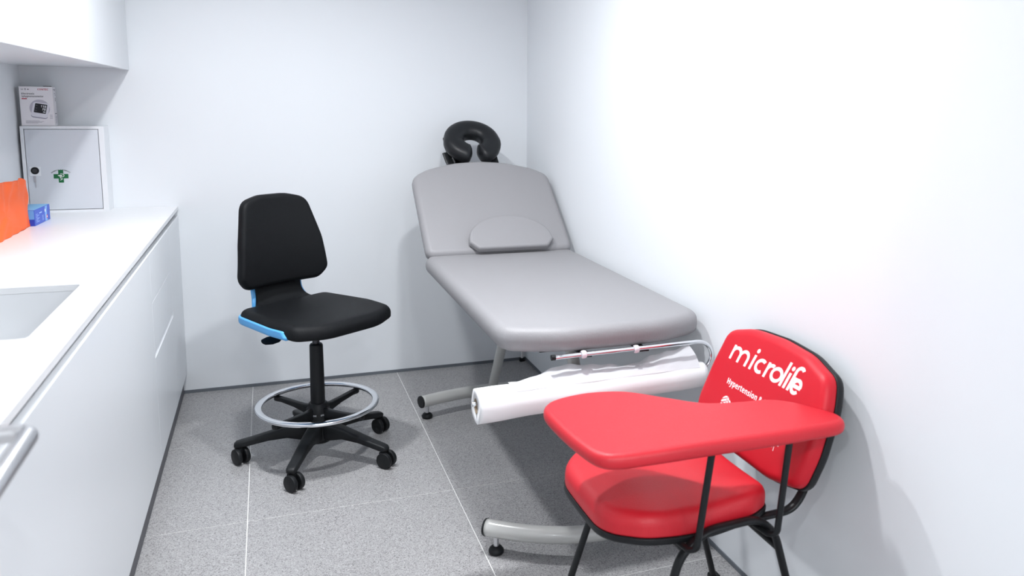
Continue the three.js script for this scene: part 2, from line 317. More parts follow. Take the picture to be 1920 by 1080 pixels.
// ------------------------------------------------------------------ first aid cabinet and the things on the worktop
const FZ = 0.115;
{
  const x0 = -2.268, x1 = -1.957, y0 = CT, y1 = 1.276;
  const g = thing('first_aid_cabinet', 'white steel first aid wall box with green pharmacy cross on its locked door', 'first aid cabinet', [(x0 + x1) / 2, CT, 0.06]);
  part(g, 'case', loc(g, merge(box(x0, x1, y0, y1, 0.002, FZ - 0.012), rbox(x0, -2.2545, y0, y1, FZ - 0.013, FZ, 0.001), rbox(-1.978, x1, y0, y1, FZ - 0.013, FZ, 0.001), box(-2.2545, -1.978, y0, 0.9165, FZ - 0.013, FZ), box(-2.2545, -1.978, 1.2645, y1, FZ - 0.013, FZ))), M.steelEdge);
  const door = part(g, 'door', loc(g, rbox(-2.2522, -1.9803, 0.9188, 1.2622, FZ - 0.010, FZ + 0.0005, 0.0012)), M.steelCab);
  const lx = -2.224, ly = 1.088;
  const lock = part(g, 'lock', loc(g, merge(rbox(lx - 0.021, lx + 0.021, ly - 0.023, ly + 0.017, FZ + 0.0005, FZ + 0.003, 0.001))), M.steelEdge, 'square lock plate with dark cylinder');
  const cyl = part(lock, 'lock_cylinder', loc(g, new THREE.TorusGeometry(0.0115, 0.004, 10, 28).translate(lx, ly, FZ + 0.003)), M.blackPlastic);
  part(lock, 'lock_core', loc(g, new THREE.CylinderGeometry(0.0105, 0.0105, 0.005, 24).rotateX(Math.PI / 2).translate(lx, ly, FZ + 0.0035)), M.darkSteel);
  // the key hangs from the lock
  part(lock, 'key', loc(g, merge(rbox(lx - 0.0065, lx + 0.0025, ly - 0.049, ly - 0.022, FZ + 0.003, FZ + 0.005, 0.0008), rbox(lx - 0.002, lx + 0.0015, ly - 0.072, ly - 0.046, FZ + 0.003, FZ + 0.0048, 0.0006))), M.satin);
  // emblem
  const cx = -2.13, cy = 1.0625, a = 0.0275, b = 0.0095;
  const cr = new THREE.Shape([[-b, -a], [b, -a], [b, -b], [a, -b], [a, b], [b, b], [b, a], [-b, a], [-b, b], [-a, b], [-a, -b], [-b, -b]].map(p => new THREE.Vector2(...p)));
  const em = part(door, 'cross_emblem', loc(g, new THREE.ExtrudeGeometry(cr, { depth: 0.0004, bevelEnabled: false }).translate(cx, cy, FZ + 0.0006)), std(lin(0.004, 0.14, 0.04), 0.5), 'green pharmacy cross with white bowl and snake');
  const zz = FZ + 0.0012, bowl = new THREE.Shape(); bowl.moveTo(-0.0125, 0.0055); bowl.lineTo(0.005, 0.0055); bowl.quadraticCurveTo(0.004, -0.001, -0.002, -0.0018); bowl.quadraticCurveTo(-0.009, -0.0005, -0.0125, 0.0055);
  const snake = sweep([[-0.003, 0.0095, 0], [0.003, 0.0105, 0], [0.009, 0.008, 0], [0.0115, 0.003, 0], [0.009, -0.0015, 0], [0.003, -0.003, 0], [-0.003, -0.005, 0], [-0.001, -0.009, 0], [0.005, -0.0105, 0], [0.001, -0.0145, 0], [-0.004, -0.017, 0]], 0.0003, 0.0013, [0, 0, 1], { n: 6, seg: 50 });
  part(em, 'bowl_and_snake', loc(g, merge(new THREE.ExtrudeGeometry(bowl, { depth: 0.0003, bevelEnabled: false }).translate(cx, cy, zz - 0.0002), snake.translate(cx, cy, zz))), M.white);
  const tx = canvasTex(512, 256, (c, w, h) => {
    c.clearRect(0, 0, w, h); c.fillStyle = '#123322'; c.font = 'bold 40px sans-serif'; c.textAlign = 'center';
    const s = 'BEPMAZES E BANMEGES', R = 330, span = 1.36;
    for (let i = 0; i < s.length; i++) { const an = -span / 2 + span * i / (s.length - 1); c.save(); c.translate(w / 2 + R * Math.sin(an), 400 - R * Math.cos(an)); c.rotate(an); c.fillText(s[i], 0, 0); c.restore(); }
  });
  part(door, 'arched_lettering', loc(g, new THREE.PlaneGeometry(0.080, 0.040).translate(cx, cy + 0.0165, FZ + 0.0008)), new THREE.MeshStandardMaterial({ map: tx, transparent: true, roughness: 0.5 }));
}
{ // blood pressure monitor carton on the cabinet
  const w = 0.122, h = 0.165, d = 0.052, x0 = -2.262, y0 = 1.2765, z1 = 0.105;
  const g = thing('monitor_carton', 'white printed carton of a blood pressure monitor on the first aid cabinet', 'box', [x0 + w / 2, y0, z1 - d / 2], 0.03);
  part(g, 'carton', rbox(-w / 2, w / 2, 0, h, -d / 2, d / 2, 0.0012), std(lin(0.76, 0.75, 0.77), 0.55));
  const tx = canvasTex(512, 692, (c, W, H) => {
    c.fillStyle = '#ebe8ec'; c.fillRect(0, 0, W, H);
    c.fillStyle = '#26262b'; c.fillRect(22, 40, 46, 6); c.fillRect(86, 30, 14, 22); c.fillRect(122, 40, 28, 12); c.fillStyle = '#8a8a90'; c.fillRect(30, 56, 30, 4); c.fillRect(84, 58, 20, 4);
    c.fillStyle = '#b0283e'; c.font = 'bold 44px sans-serif'; c.textAlign = 'right'; c.fillText('CONTEC', 452, 60);
    c.fillStyle = '#26262b'; c.textAlign = 'left'; c.font = 'bold 42px sans-serif'; c.fillText('Electronic', 28, 138); c.fillText('Sphygmomanometer', 28, 184, 340);
    c.fillStyle = '#b0283e'; c.fillRect(28, 204, 82, 18);
    c.fillStyle = '#bcb8c4'; c.beginPath(); c.arc(296, 384, 158, 0, 7); c.fill();
    c.save(); c.translate(306, 408); c.transform(1, 0.16, -0.22, 1, 0, 0);
    c.fillStyle = '#8f8b9c'; c.beginPath(); c.roundRect(-128, -112, 256, 262, 40); c.fill();
    c.fillStyle = '#e2e0e8'; c.beginPath(); c.roundRect(-128, -124, 256, 258, 38); c.fill();
    c.fillStyle = '#15151c'; c.beginPath(); c.roundRect(-96, -104, 186, 164, 12); c.fill();
    c.fillStyle = '#e6e6ea'; c.font = 'bold 54px sans-serif'; c.textAlign = 'right'; c.fillText('118', 80, -46); c.fillText('78', 80, 4); c.font = 'bold 34px sans-serif'; c.fillText('68', 80, 42);
    c.font = '16px sans-serif'; c.fillStyle = '#a4a4ac'; c.textAlign = 'left'; c.fillText('SYS', -82, -64); c.fillText('DIA', -82, -16); c.fillText('PUL', -82, 28);
    c.restore();
    c.fillStyle = '#8d8a94'; for (let k = 0; k < 4; k++) c.fillRect(66, 604 + k * 13, [210, 280, 250, 190][k], 5);
    for (let k = 0; k < 3; k++) c.fillRect(444, 500 + k * 28, 44, 7);
  });
  part(g, 'front_print', new THREE.PlaneGeometry(w - 0.003, h - 0.003).translate(0, h / 2, d / 2 + 0.0004), new THREE.MeshStandardMaterial({ map: tx, roughness: 0.5 }));
  const ts = canvasTex(128, 400, (c, W, H) => { c.fillStyle = '#e4e2e7'; c.fillRect(0, 0, W, H); c.fillStyle = '#77757e'; for (const [x, y, w2, h2] of [[14, 20, 30, 12], [70, 18, 34, 22], [62, 60, 30, 10], [90, 76, 20, 12], [80, 108, 22, 40], [30, 270, 90, 10]]) c.fillRect(x, y, w2, h2); for (let k = 0; k < 9; k++) c.fillRect(40, 292 + k * 10, 30 + (k * 37) % 40, 4); });
  part(g, 'side_print', new THREE.PlaneGeometry(d - 0.003, h - 0.003).rotateY(Math.PI / 2).translate(w / 2 + 0.0004, h / 2, 0), new THREE.MeshStandardMaterial({ map: ts, roughness: 0.5 }));
  part(g, 'lid_tab', box(w / 2 - 0.034, w / 2 - 0.004, h, h + 0.0025, d / 2 - 0.008, d / 2 - 0.002), M.blackPlastic, 'dark open edge of the lid');
}
{ // orange pouch leaning against the left wall
  const g = thing('orange_pouch', 'soft bright orange fabric pouch standing on the worktop', 'pouch', [-2.203, CT, 0.812]);
  // outline seen from the side (z along the wall, y up); thickness along x
  const o = smooth([[0.30, 0.004], [0.15, 0.002], [-0.10, 0.002], [-0.255, 0.004], [-0.272, 0.02], [-0.276, 0.09], [-0.268, 0.150], [-0.245, 0.170], [-0.215, 0.176], [-0.19, 0.171], [-0.12, 0.174], [0, 0.180], [0.15, 0.184], [0.28, 0.186], [0.32, 0.16], [0.325, 0.06]], 160);
  const geo = cushion(o.map(([z, y]) => [-z, y]), { t: 0.088, r: 0.024, rb: 0.024, dome: 0.005, warp: (x, y, z) => [x, Math.max(y, 0.0005), z + 0.004 * Math.sin(x * 31 + y * 24) * Math.min(1, y * 14) + 0.0028 * Math.sin(x * 67 - y * 52)] });
  part(g, 'bag', geo.scale(1, 0.965, 1).rotateY(Math.PI / 2).translate(-0.046, 0, 0), M.orange);
  part(g, 'seam_piping', sweep([[-0.005, 0.03, -0.279], [-0.003, 0.09, -0.2825], [-0.003, 0.143, -0.276], [-0.003, 0.162, -0.257]], 0.004, 0.004, [1, 0, 0], { n: 10 }), M.orange);
}
{ // blue glove box
  const g = thing('glove_box', 'small blue printed carton of disposable gloves beside the orange pouch', 'box', [-2.185, CT, 0.42], -0.03);
  const w = 0.09, h = 0.062, d = 0.205;
  part(g, 'carton', rbox(-w / 2, w / 2, 0, h, -d / 2, d / 2, 0.001), std(lin(0.035, 0.11, 0.55), 0.5));
  const side = canvasTex(512, 160, (c, W, H) => {
    c.fillStyle = '#3157c6'; c.fillRect(0, 0, W, H); c.fillStyle = '#7fb4ee'; c.beginPath(); c.moveTo(350, 0); c.lineTo(430, 0); c.quadraticCurveTo(380, 70, 420, 160); c.lineTo(340, 160); c.quadraticCurveTo(330, 80, 350, 0); c.fill();
    c.fillStyle = '#a9c6f4'; for (let k = 0; k < 6; k++) c.fillRect(40, 46 + k * 16, 60 + (k * 47) % 90, 5); c.fillRect(150, 40, 90, 12); for (let k = 0; k < 5; k++) c.fillRect(240, 84 + k * 12, 50, 4);
    c.fillStyle = '#e9eef8'; c.beginPath(); c.arc(352, 44, 18, 0, 7); c.fill(); c.fillStyle = '#d8344a'; c.beginPath(); c.arc(404, 118, 22, 0, 7); c.fill(); c.fillStyle = '#fff'; c.beginPath(); c.arc(404, 118, 12, 0, 7); c.fill();
  });
  part(g, 'side_print', new THREE.PlaneGeometry(d - 0.003, h - 0.003).rotateY(Math.PI / 2).translate(w / 2 + 0.0004, h / 2, 0), new THREE.MeshStandardMaterial({ map: side, roughness: 0.45 }));
  part(g, 'top_panel', box(-w / 2 + 0.001, w / 2 - 0.001, h, h + 0.0006, -d / 2 + 0.001, d / 2 - 0.001), std(lin(0.22, 0.50, 0.80), 0.5), 'pale blue top');
  const front = canvasTex(256, 176, (c, W, H) => { c.fillStyle = '#5e9fe0'; c.fillRect(0, 0, W, H); c.fillStyle = '#1d3fb4'; c.fillRect(0, 104, W, 72); c.fillStyle = '#14256b'; c.beginPath(); c.arc(132, 64, 22, 0, 7); c.fill(); c.fillStyle = '#cfe0f8'; c.fillRect(40, 128, 150, 8); c.fillRect(40, 146, 110, 6); });
  part(g, 'end_print', new THREE.PlaneGeometry(w - 0.003, h - 0.003).translate(0, h / 2, d / 2 + 0.0004), new THREE.MeshStandardMaterial({ map: front, roughness: 0.45 }));
  part(g, 'glove_tuft', sweep([[-0.02, h, 0.06], [-0.018, h + 0.008, 0.056], [-0.004, h + 0.012, 0.05], [0.008, h + 0.006, 0.046]], 0.009, 0.005, [0, 0, 1], { n: 10, scale: u => 0.7 + 0.5 * Math.sin(u * 5) }), std(lin(0.12, 0.38, 0.62), 0.6), 'blue glove poking out of the slot');
}
{ // white carton behind the pouch
  const g = thing('white_carton', 'plain white carton peeking out behind the orange pouch', 'box', [-2.270, CT, 0.80]);
  part(g, 'carton', rbox(-0.009, 0.003, 0, 0.2, -0.19, 0.25, 0.001), M.white);
}

// ------------------------------------------------------------------ drafting chair
{
  const yaw = 34 * Math.PI / 180;
  const g = thing('drafting_chair', 'black tall swivel chair with blue rim and chrome foot ring', 'chair', [-1.145, 0, 0.905], yaw);   // local +z is the way it faces
  // five star base
  const hub = part(g, 'base_hub', new THREE.LatheGeometry([[0.0, 0.062], [0.046, 0.062], [0.052, 0.075], [0.05, 0.12], [0.04, 0.142], [0.034, 0.15], [0.034, 0.19], [0.0, 0.19]].map(p => new THREE.Vector2(...p)), 40), M.blackPlastic);
  const castDir = 0.62;     // world direction of the wheel axles
  for (let k = 0; k < 5; k++) {
    const an = (112 + 72 * k) * Math.PI / 180 , a = an + yaw;   // world angle in x-z -> local
    const dx = Math.cos(an) * Math.cos(yaw) - Math.sin(an) * Math.sin(yaw), dz = Math.cos(an) * Math.sin(yaw) + Math.sin(an) * Math.cos(yaw);
    const st = [[0.02, 0.146, 0.066, 0.030], [0.06, 0.142, 0.072, 0.028], [0.12, 0.132, 0.086, 0.0245], [0.19, 0.114, 0.082, 0.022], [0.25, 0.099, 0.071, 0.0205], [0.285, 0.092, 0.064, 0.020], [0.306, 0.087, 0.062, 0.0185], [0.315, 0.080, 0.066, 0.012]];
    const rings = st.map(([r, yt, yb, w]) => { const ring = []; for (let i = 0; i < 20; i++) { const th = i / 20 * 2 * Math.PI, c = Math.cos(th), s = Math.sin(th), e = 0.55; const u = w * Math.sign(c) * Math.abs(c) ** e, v = (yt + yb) / 2 + (yt - yb) / 2 * Math.sign(s) * Math.abs(s) ** e; ring.push(V3(dx * r - dz * u, v, dz * r + dx * u)); } return ring.reverse(); });
    const arm = part(g, 'base_arm', loft(rings), M.blackPlastic);
    // caster
    const cx = dx * 0.298, cz = dz * 0.298, ax = castDir + 0.12 * (k % 3 - 1) + yaw, ca = V3(Math.cos(ax), 0, Math.sin(ax) * -1);
    const caster = new THREE.Group(); caster.name = 'caster'; caster.position.set(cx, 0, cz); caster.rotation.y = castDir - yaw + [0.05, -0.1, 0.12, 0.0, 0.2][k]; g.add(caster);
    const wheelG = new THREE.LatheGeometry([[0, -0.0095], [0.018, -0.0095], [0.021, -0.0075], [0.0235, -0.0095], [0.029, -0.0085], [0.0315, -0.006], [0.0315, 0.006], [0.029, 0.0085], [0, 0.0095]].map(p => new THREE.Vector2(...p)), 36).rotateZ(Math.PI / 2);
    for (const s of [-1, 1]) part(caster, 'wheel', wheelG.clone().scale(-s, 1, 1).translate(s * 0.0165, 0.0315, 0.012), M.blackPlastic).geometry.computeVertexNormals();
    part(caster, 'hood', merge(new THREE.CylinderGeometry(0.0335, 0.0335, 0.012, 28, 1, false, Math.PI * 0.1, Math.PI * 1.15).rotateZ(Math.PI / 2).rotateX(-1.25).translate(0, 0.032, 0.012), cylBetween([0, 0.035, 0], [0, 0.068, 0], 0.0125, 0.0125), rbox(-0.012, 0.012, 0.03, 0.06, -0.016, 0.014, 0.004)), M.blackPlastic);
  }
  // column
  part(g, 'column_sleeve', new THREE.LatheGeometry([[0, 0.13], [0.0285, 0.13], [0.0272, 0.30], [0.0255, 0.452], [0.0225, 0.458], [0.015, 0.459], [0, 0.459]].map(p => new THREE.Vector2(...p)), 36), M.blackPlastic);
  part(g, 'gas_lift', cylBetween([0, 0.45, 0], [0, 0.556, 0], 0.014), M.darkSteel);
  // foot ring
  const ringY = 0.214, R = 0.2225;
  const rr = []; for (let k = 0; k < 96; k++) { const a = k / 96 * 2 * Math.PI, ring = []; for (let i = 0; i < 20; i++) { const th = i / 20 * 2 * Math.PI, q = R + 0.0135 * Math.sign(Math.cos(th)) * Math.abs(Math.cos(th)) ** 0.75; ring.push(V3(q * Math.cos(a), ringY + 0.0085 * Math.sign(Math.sin(th)) * Math.abs(Math.sin(th)) ** 0.75, q * Math.sin(a))); } rr.push(ring.reverse()); }
  part(g, 'foot_ring', loft(rr, true), M.chrome, 'chrome foot ring');
  const fh = part(g, 'ring_hub', merge(new THREE.LatheGeometry([[0.027, 0.148], [0.042, 0.148], [0.046, 0.158], [0.044, 0.196], [0.036, 0.204], [0.036, 0.216], [0.032, 0.220], [0.027, 0.220]].map(p => new THREE.Vector2(...p)), 40)), M.blackPlastic);
  for (let k = 0; k < 4; k++) {
    const a = (47 + 90 * k) * Math.PI / 180 + yaw, dx = Math.cos(a), dz = Math.sin(a);
    const st = [[0.03, 0.232, 0.180, 0.016], [0.07, 0.228, 0.194, 0.0135], [0.12, 0.229, 0.206, 0.0125], [0.19, 0.233, 0.214, 0.012], [0.220, 0.2340, 0.213, 0.013], [0.227, 0.2340, 0.215, 0.012]].map(([r, a, b, w]) => [r, a - 0.029, b - 0.029, w]);
    const rings = st.map(([r, yt, yb, w]) => { const ring = []; for (let i = 0; i < 16; i++) { const th = i / 16 * 2 * Math.PI, c = Math.cos(th), s = Math.sin(th); ring.push(V3(dx * r - dz * w * Math.sign(c) * Math.abs(c) ** 0.5, (yt + yb) / 2 + (yt - yb) / 2 * Math.sign(s) * Math.abs(s) ** 0.5, dz * r + dx * w * Math.sign(c) * Math.abs(c) ** 0.5)); } return ring.reverse(); });
    part(g, 'ring_spoke', loft(rings), M.blackPlastic);
  }
  const tx = canvasTex(512, 64, (c, w, h) => { c.clearRect(0, 0, w, h); c.fillStyle = '#c9ccd2'; c.font = 'bold 46px sans-serif'; c.textAlign = 'center'; c.fillText('CLONE', 130, 48); c.fillText('OPTIN', 390, 48); });
  const tg = new THREE.CylinderGeometry(0.0466, 0.0466, 0.0125, 24, 1, true, -0.75, 1.5).translate(0, 0.178, 0).rotateY(-yaw - 0.05);
  part(fh, 'hub_lettering', tg, new THREE.MeshStandardMaterial({ map: tx, transparent: true, roughness: 0.5 }));
  // seat: outline (x right, y forward)
  const so = rounded([[-0.205, -0.205, 0.05], [0.205, -0.205, 0.05], [0.236, 0.05, 0.15], [0.232, 0.185, 0.05], [0.12, 0.236, 0.2], [-0.12, 0.236, 0.2], [-0.232, 0.185, 0.05], [-0.236, 0.05, 0.15]], 8);
  const dish = (x, y, z) => [x, y, z - 0.010 * Math.max(0, 1 - (x / 0.2) ** 2) * Math.max(0, 1 - (y / 0.2) ** 2) * (z > 0.03 ? 1 : 0.2) - 0.012 * Math.max(0, (y - 0.05) / 0.18) ** 2];
  part(g, 'seat', lay(cushion(so, { t: 0.052, r: 0.030, rb: 0.012, warp: dish })).rotateY(Math.PI).translate(0, 0.554, 0), M.blackFoam);
  const bo = rounded([[-0.211, -0.212, 0.055], [0.211, -0.212, 0.055], [0.240, 0.04, 0.12], [0.240, 0.148, 0.012], [-0.240, 0.148, 0.012], [-0.240, 0.04, 0.12]], 8);
  part(g, 'seat_shell', lay(cushion(bo, { t: 0.034, r: 0.006, rb: 0.014, warp: (x, y, z) => [x, y - (z > 0.02 ? 0.014 : 0) * (y > 0.1 ? 1 : 0), z] })).rotateY(Math.PI).translate(0, 0.547, 0), M.blueShell, 'sky blue shell rim around the seat');
  // underside mechanism and lever
  part(g, 'mechanism', rbox(-0.075, 0.075, 0.518, 0.552, -0.1, 0.09, 0.012, 3), M.blackPlastic);
  part(g, 'lever', merge(sweep([[-0.05, 0.522, -0.02], [-0.09, 0.514, -0.04], [-0.135, 0.503, -0.05]], 0.006, 0.005, [0, 0, 1]), loft([[0.125, 0.009, 0.004], [0.140, 0.017, 0.006], [0.170, 0.020, 0.0055], [0.197, 0.014, 0.004], [0.203, 0.006, 0.002]].map(([x, w, h]) => { const r = []; for (let i = 0; i < 14; i++) { const th = i / 14 * 2 * Math.PI; r.push(V3(-x, 0.500 + h * Math.sin(th) + 0.5 * w * Math.cos(th), -0.050 - w * Math.cos(th))); } return r; }))), M.blackPlastic);
  // neck: a curved band from seat to backrest, black in front, blue shell behind
  const neck = (grow, off, name, mat, thick) => {
    const path = new THREE.CatmullRomCurve3([[-0.10, 0.590], [-0.165, 0.592], [-0.205, 0.606], [-0.226, 0.640], [-0.233, 0.70], [-0.236, 0.78]].map(([z, y]) => V3(0, y, z)));
    const hw = u => 0.104 + 0.096 * Math.max(0, 1 - u / 0.62) ** 1.7 + grow;
    const rings = [];
    for (let k = 0; k <= 30; k++) {
      const u = k / 30, p = path.getPoint(u), tg = path.getTangent(u), nn = V3(0, tg.z, -tg.y).normalize();   // away from the sitter
      const ring = [], W = hw(u);
      for (let i = 0; i < 24; i++) { const th = i / 24 * 2 * Math.PI, c = Math.cos(th), s = Math.sin(th); ring.push(V3(W * Math.sign(c) * Math.abs(c) ** 0.35, 0, 0).add(p).addScaledVector(nn, off + thick * Math.sign(s) * Math.abs(s) ** 0.6)); }
      rings.push(ring);
    }
    return part(g, name, loft(rings), mat);
  };
  neck(0, 0.002, 'neck_pad', M.blackFoam, 0.008);
  neck(0.013, 0.014, 'neck_shell', M.blueShell, 0.007).userData.label = 'sky blue shell behind the neck';
  // backrest
  const ko = rounded([[-0.165, 0.004, 0.05], [0.165, 0.004, 0.05], [0.203, 0.045, 0.045], [0.186, 0.18, 0.2], [0.145, 0.345, 0.06], [0.06, 0.366, 0.15], [-0.06, 0.366, 0.15], [-0.145, 0.345, 0.06], [-0.186, 0.18, 0.2], [-0.203, 0.045, 0.045]], 8);
  const kg = cushion(ko, { t: 0.042, r: 0.02, rb: 0.012, dome: 0.0, warp: (x, y, z) => [x, y, z + 0.85 * x * x + 0.016 * Math.cos((y - 0.11) * 9)] });
  part(g, 'backrest', kg.rotateX(-0.06).translate(0, 0.662, -0.248), M.blackFoam);
  part(g, 'backrest_shell', cushion(inset(ko, 0.012), { t: 0.014, r: 0.006, rb: 0.006, warp: (x, y, z) => [x, y, z + 0.85 * x * x + 0.016 * Math.cos((y - 0.11) * 9)] }).rotateX(-0.06).translate(0, 0.662, -0.261), M.blackPlastic);
}

// ------------------------------------------------------------------ treatment couch
const TX = -0.352;
{
  const O = [TX, 0, 1.28], g = thing('treatment_couch', 'grey padded treatment couch with raised backrest and black face cradle', 'couch', O);
  const L = geo => geo.translate(-O[0], -O[1], -O[2]);
  // seat pad: outline x, -z
  const w = 0.335, so = rounded([[TX - w, -1.925, 0.085], [TX - 0.16, -1.985, 0.3], [TX + 0.16, -1.985, 0.3], [TX + w, -1.925, 0.085], [TX + w, -0.735, 0.05], [TX + 0.16, -0.705, 0.3], [TX - 0.16, -0.705, 0.3], [TX - w, -0.735, 0.05]], 10);
  part(g, 'seat_pad', L(lay(cushion(so, { t: 0.076, r: 0.034, rb: 0.034, dome: 0.006 })).translate(0, 0.678, 0)), M.greyVinyl, 'long grey seat pad');
  const tilt = -50 * Math.PI / 180, bp = [TX, 0.74, 0.762];
  const P = geo => L(geo.rotateX(tilt).translate(...bp));
  const bo = rounded([[-0.33, 0.0, 0.04], [0.33, 0.0, 0.04], [0.33, 0.475, 0.075], [0.25, 0.525, 0.1], [0.125, 0.563, 0.3], [0, 0.575, 0.3], [-0.125, 0.563, 0.3], [-0.25, 0.525, 0.1], [-0.33, 0.475, 0.075]], 8);
  part(g, 'backrest_pad', P(cushion(bo, { t: 0.062, r: 0.028, rb: 0.028, dome: 0.004 }).translate(0, 0, -0.031)), M.greyVinyl, 'grey backrest pad with arched top');
  part(g, 'backrest_board', P(rbox(-0.29, 0.29, 0.03, 0.5, -0.045, -0.0305, 0.003)), M.blackPlastic);
  // backrest strut down to the frame
  for (const s of [-1, 1]) part(g, 'backrest_strut', L(cylBetween([TX + s * 0.2, 0.90, 0.50], [TX + s * 0.2, 0.655, 0.80], 0.009)), M.blackSteel);
  // face cradle: horseshoe in the backrest plane
  const pts = [], cv = 0.716, rx = 0.0895, ry = 0.084;
  const a0 = -80, a1 = 260; for (let k = 0; k <= 24; k++) { const a = (a0 + (a1 - a0) * k / 24) * Math.PI / 180; pts.push([rx * Math.cos(a) * (Math.sin(a) < 0 ? 1.04 : 1), cv + ry * Math.sin(a) * (Math.sin(a) < 0 ? 1.12 : 1), 0.012]); }
  const cradle = sweep(pts, 0.041, 0.050, [0, 0, 1], { n: 28, seg: 90, pow: 2.5, scale: u => { const e = Math.min(u, 1 - u); return e < 0.045 ? Math.sqrt(Math.max(0.03, 1 - ((0.045 - e) / 0.045) ** 2)) : 1; } });
  const fc = part(g, 'face_cradle', P(cradle), M.blackVinyl, 'black horseshoe face cushion');
  part(g, 'cradle_plate', P(merge(rbox(-0.12, 0.155, 0.586, 0.600, -0.05, -0.036, 0.003), rbox(-0.125, -0.06, 0.59, 0.80, -0.044, -0.034, 0.004), rbox(0.06, 0.125, 0.59, 0.80, -0.044, -0.034, 0.004))), M.blackPlastic);
  part(g, 'cradle_bracket', P(merge(sweep([[-0.118, 0.555, -0.03], [-0.135, 0.60, -0.015], [-0.146, 0.65, 0.0]], 0.006, 0.011, [0, 0, 1]), cylBetween([-0.128, 0.572, -0.034], [-0.09, 0.572, -0.034], 0.008), rbox(-0.1, -0.065, 0.55, 0.6, -0.055, -0.03, 0.004), sweep([[-0.105, 0.565, -0.03], [-0.10, 0.60, -0.02], [-0.108, 0.63, -0.01]], 0.005, 0.006, [0, 0, 1]))), M.blackSteel);
  // frame below
  part(g, 'under_frame', L(merge(box(TX - 0.19, TX - 0.16, 0.650, 0.676, 0.76, 1.86), box(TX + 0.16, TX + 0.19, 0.650, 0.676, 0.76, 1.86), box(TX - 0.19, TX + 0.19, 0.640, 0.668, 0.95, 0.99), box(TX - 0.19, TX + 0.19, 0.640, 0.668, 1.56, 1.60), box(TX - 0.27, TX + 0.27, 0.672, 0.682, 0.76, 1.88))), M.blackSteel);
  for (const [zf, sgn, tipZ] of [[0.608, 1, 0.672], [1.948, -1, 1.805]]) {
    const dz = tipZ - zf, tip = 0.342, pth = []; for (let k = 0; k <= 20; k++) { const u = -1 + k / 10; pth.push([TX + u * tip, 0.08, zf + dz * u * u]); }
    const foot = part(g, 'foot_tube', L(sweep(pth, 0.0265, 0.0265, [0, 1, 0], { n: 24, seg: 60 })), M.frameGrey, 'curved grey foot tube');
    for (const s of [-1, 1]) {
      const a = V3(s * tip, 0, dz), d = V3(s * tip, 0, 2 * dz).normalize(), e = V3(TX + a.x, 0.08, zf + a.z);
      part(foot, 'end_cap', L(cylBetween(e.toArray(), e.clone().addScaledVector(d, 0.006).toArray(), 0.0278, 0.0265, 28)), M.blackPlastic);
      const q = V3(TX + s * tip * 0.925, 0, zf + dz * 0.925 ** 2);
      part(foot, 'levelling_stud', L(cylBetween([q.x, 0.02, q.z], [q.x, 0.06, q.z], 0.0085)), M.satin);
      part(foot, 'levelling_foot', L(new THREE.LatheGeometry([[0, 0], [0.021, 0], [0.024, 0.005], [0.024, 0.012], [0.018, 0.021], [0.009, 0.025], [0, 0.025]].map(p => new THREE.Vector2(...p)), 28).translate(q.x, 0, q.z)), M.blackPlastic);
    }
    part(g, 'leg', L(cylBetween([TX, 0.085, zf], [TX, 0.65, zf + sgn * 0.365], 0.0215, 0.0215, 28)), M.frameGrey);
  }
  // paper roll holder
  const bz = 1.995, bar = bend([[-0.545, 0.676, bz], [-0.125, 0.680, bz]], 0.02);
  const arc = []; for (let k = 0; k <= 12; k++) { const a = Math.PI / 2 - Math.PI * k / 12; arc.push([-0.075 + 0.052 * Math.cos(a), 0.632 + 0.048 * Math.sin(a), bz]); }
  const hb = part(g, 'paper_holder', L(sweep([[-0.545, 0.676, bz], [-0.35, 0.678, bz], [-0.12, 0.680, bz], ...arc, [-0.12, 0.5835, bz], [-0.4, 0.573, bz], [-0.785, 0.564, bz]], 0.0068, 0.0068, [0, 0, 1], { n: 14, seg: 120 })), M.chrome, 'chrome bar bent to carry the paper roll');
  part(hb, 'end_cap', L(cylBetween([-0.552, 0.676, bz], [-0.54, 0.676, bz], 0.0085)), M.blackPlastic);
  for (const x of [-0.455, -0.27]) part(hb, 'holder_arm', L(box(x, x + 0.03, 0.667, 0.673, 1.85, bz)), M.blackSteel);
  for (const x of [-0.452, -0.283]) part(hb, 'cable_tie', L(new THREE.TorusGeometry(0.0088, 0.0035, 8, 20).rotateY(Math.PI / 2).scale(2.4, 1, 1).translate(x, 0.677, bz)), M.tie, 'white tie');
}
{ // half-moon lumbar cushion lying on the backrest
  const tilt = -50 * Math.PI / 180, g = thing('lumbar_cushion', 'grey half-moon cushion resting low on the couch backrest', 'cushion', [TX + 0.045, 0.722, 0.7835]);
  const pts = [[-0.165, 0.012, 0.02], [0.165, 0.012, 0.02]], top = []; for (let k = 0; k <= 20; k++) { const a = Math.PI * k / 20; top.push([0.19 * Math.cos(a), 0.062 + 0.148 * Math.sin(a) ** 0.92]); }
  const o = rounded([[-0.155, 0.022, 0.02], [0.155, 0.022, 0.02], ...top.map(p => [...p, 0])], 6);
  part(g, 'pad', cushion(o, { t: 0.03, r: 0.012, rb: 0.004, dome: 0.003 }).rotateX(tilt).translate(0, 0.0365 * 0.766, 0.0365 * 0.643), M.greyVinyl);
}
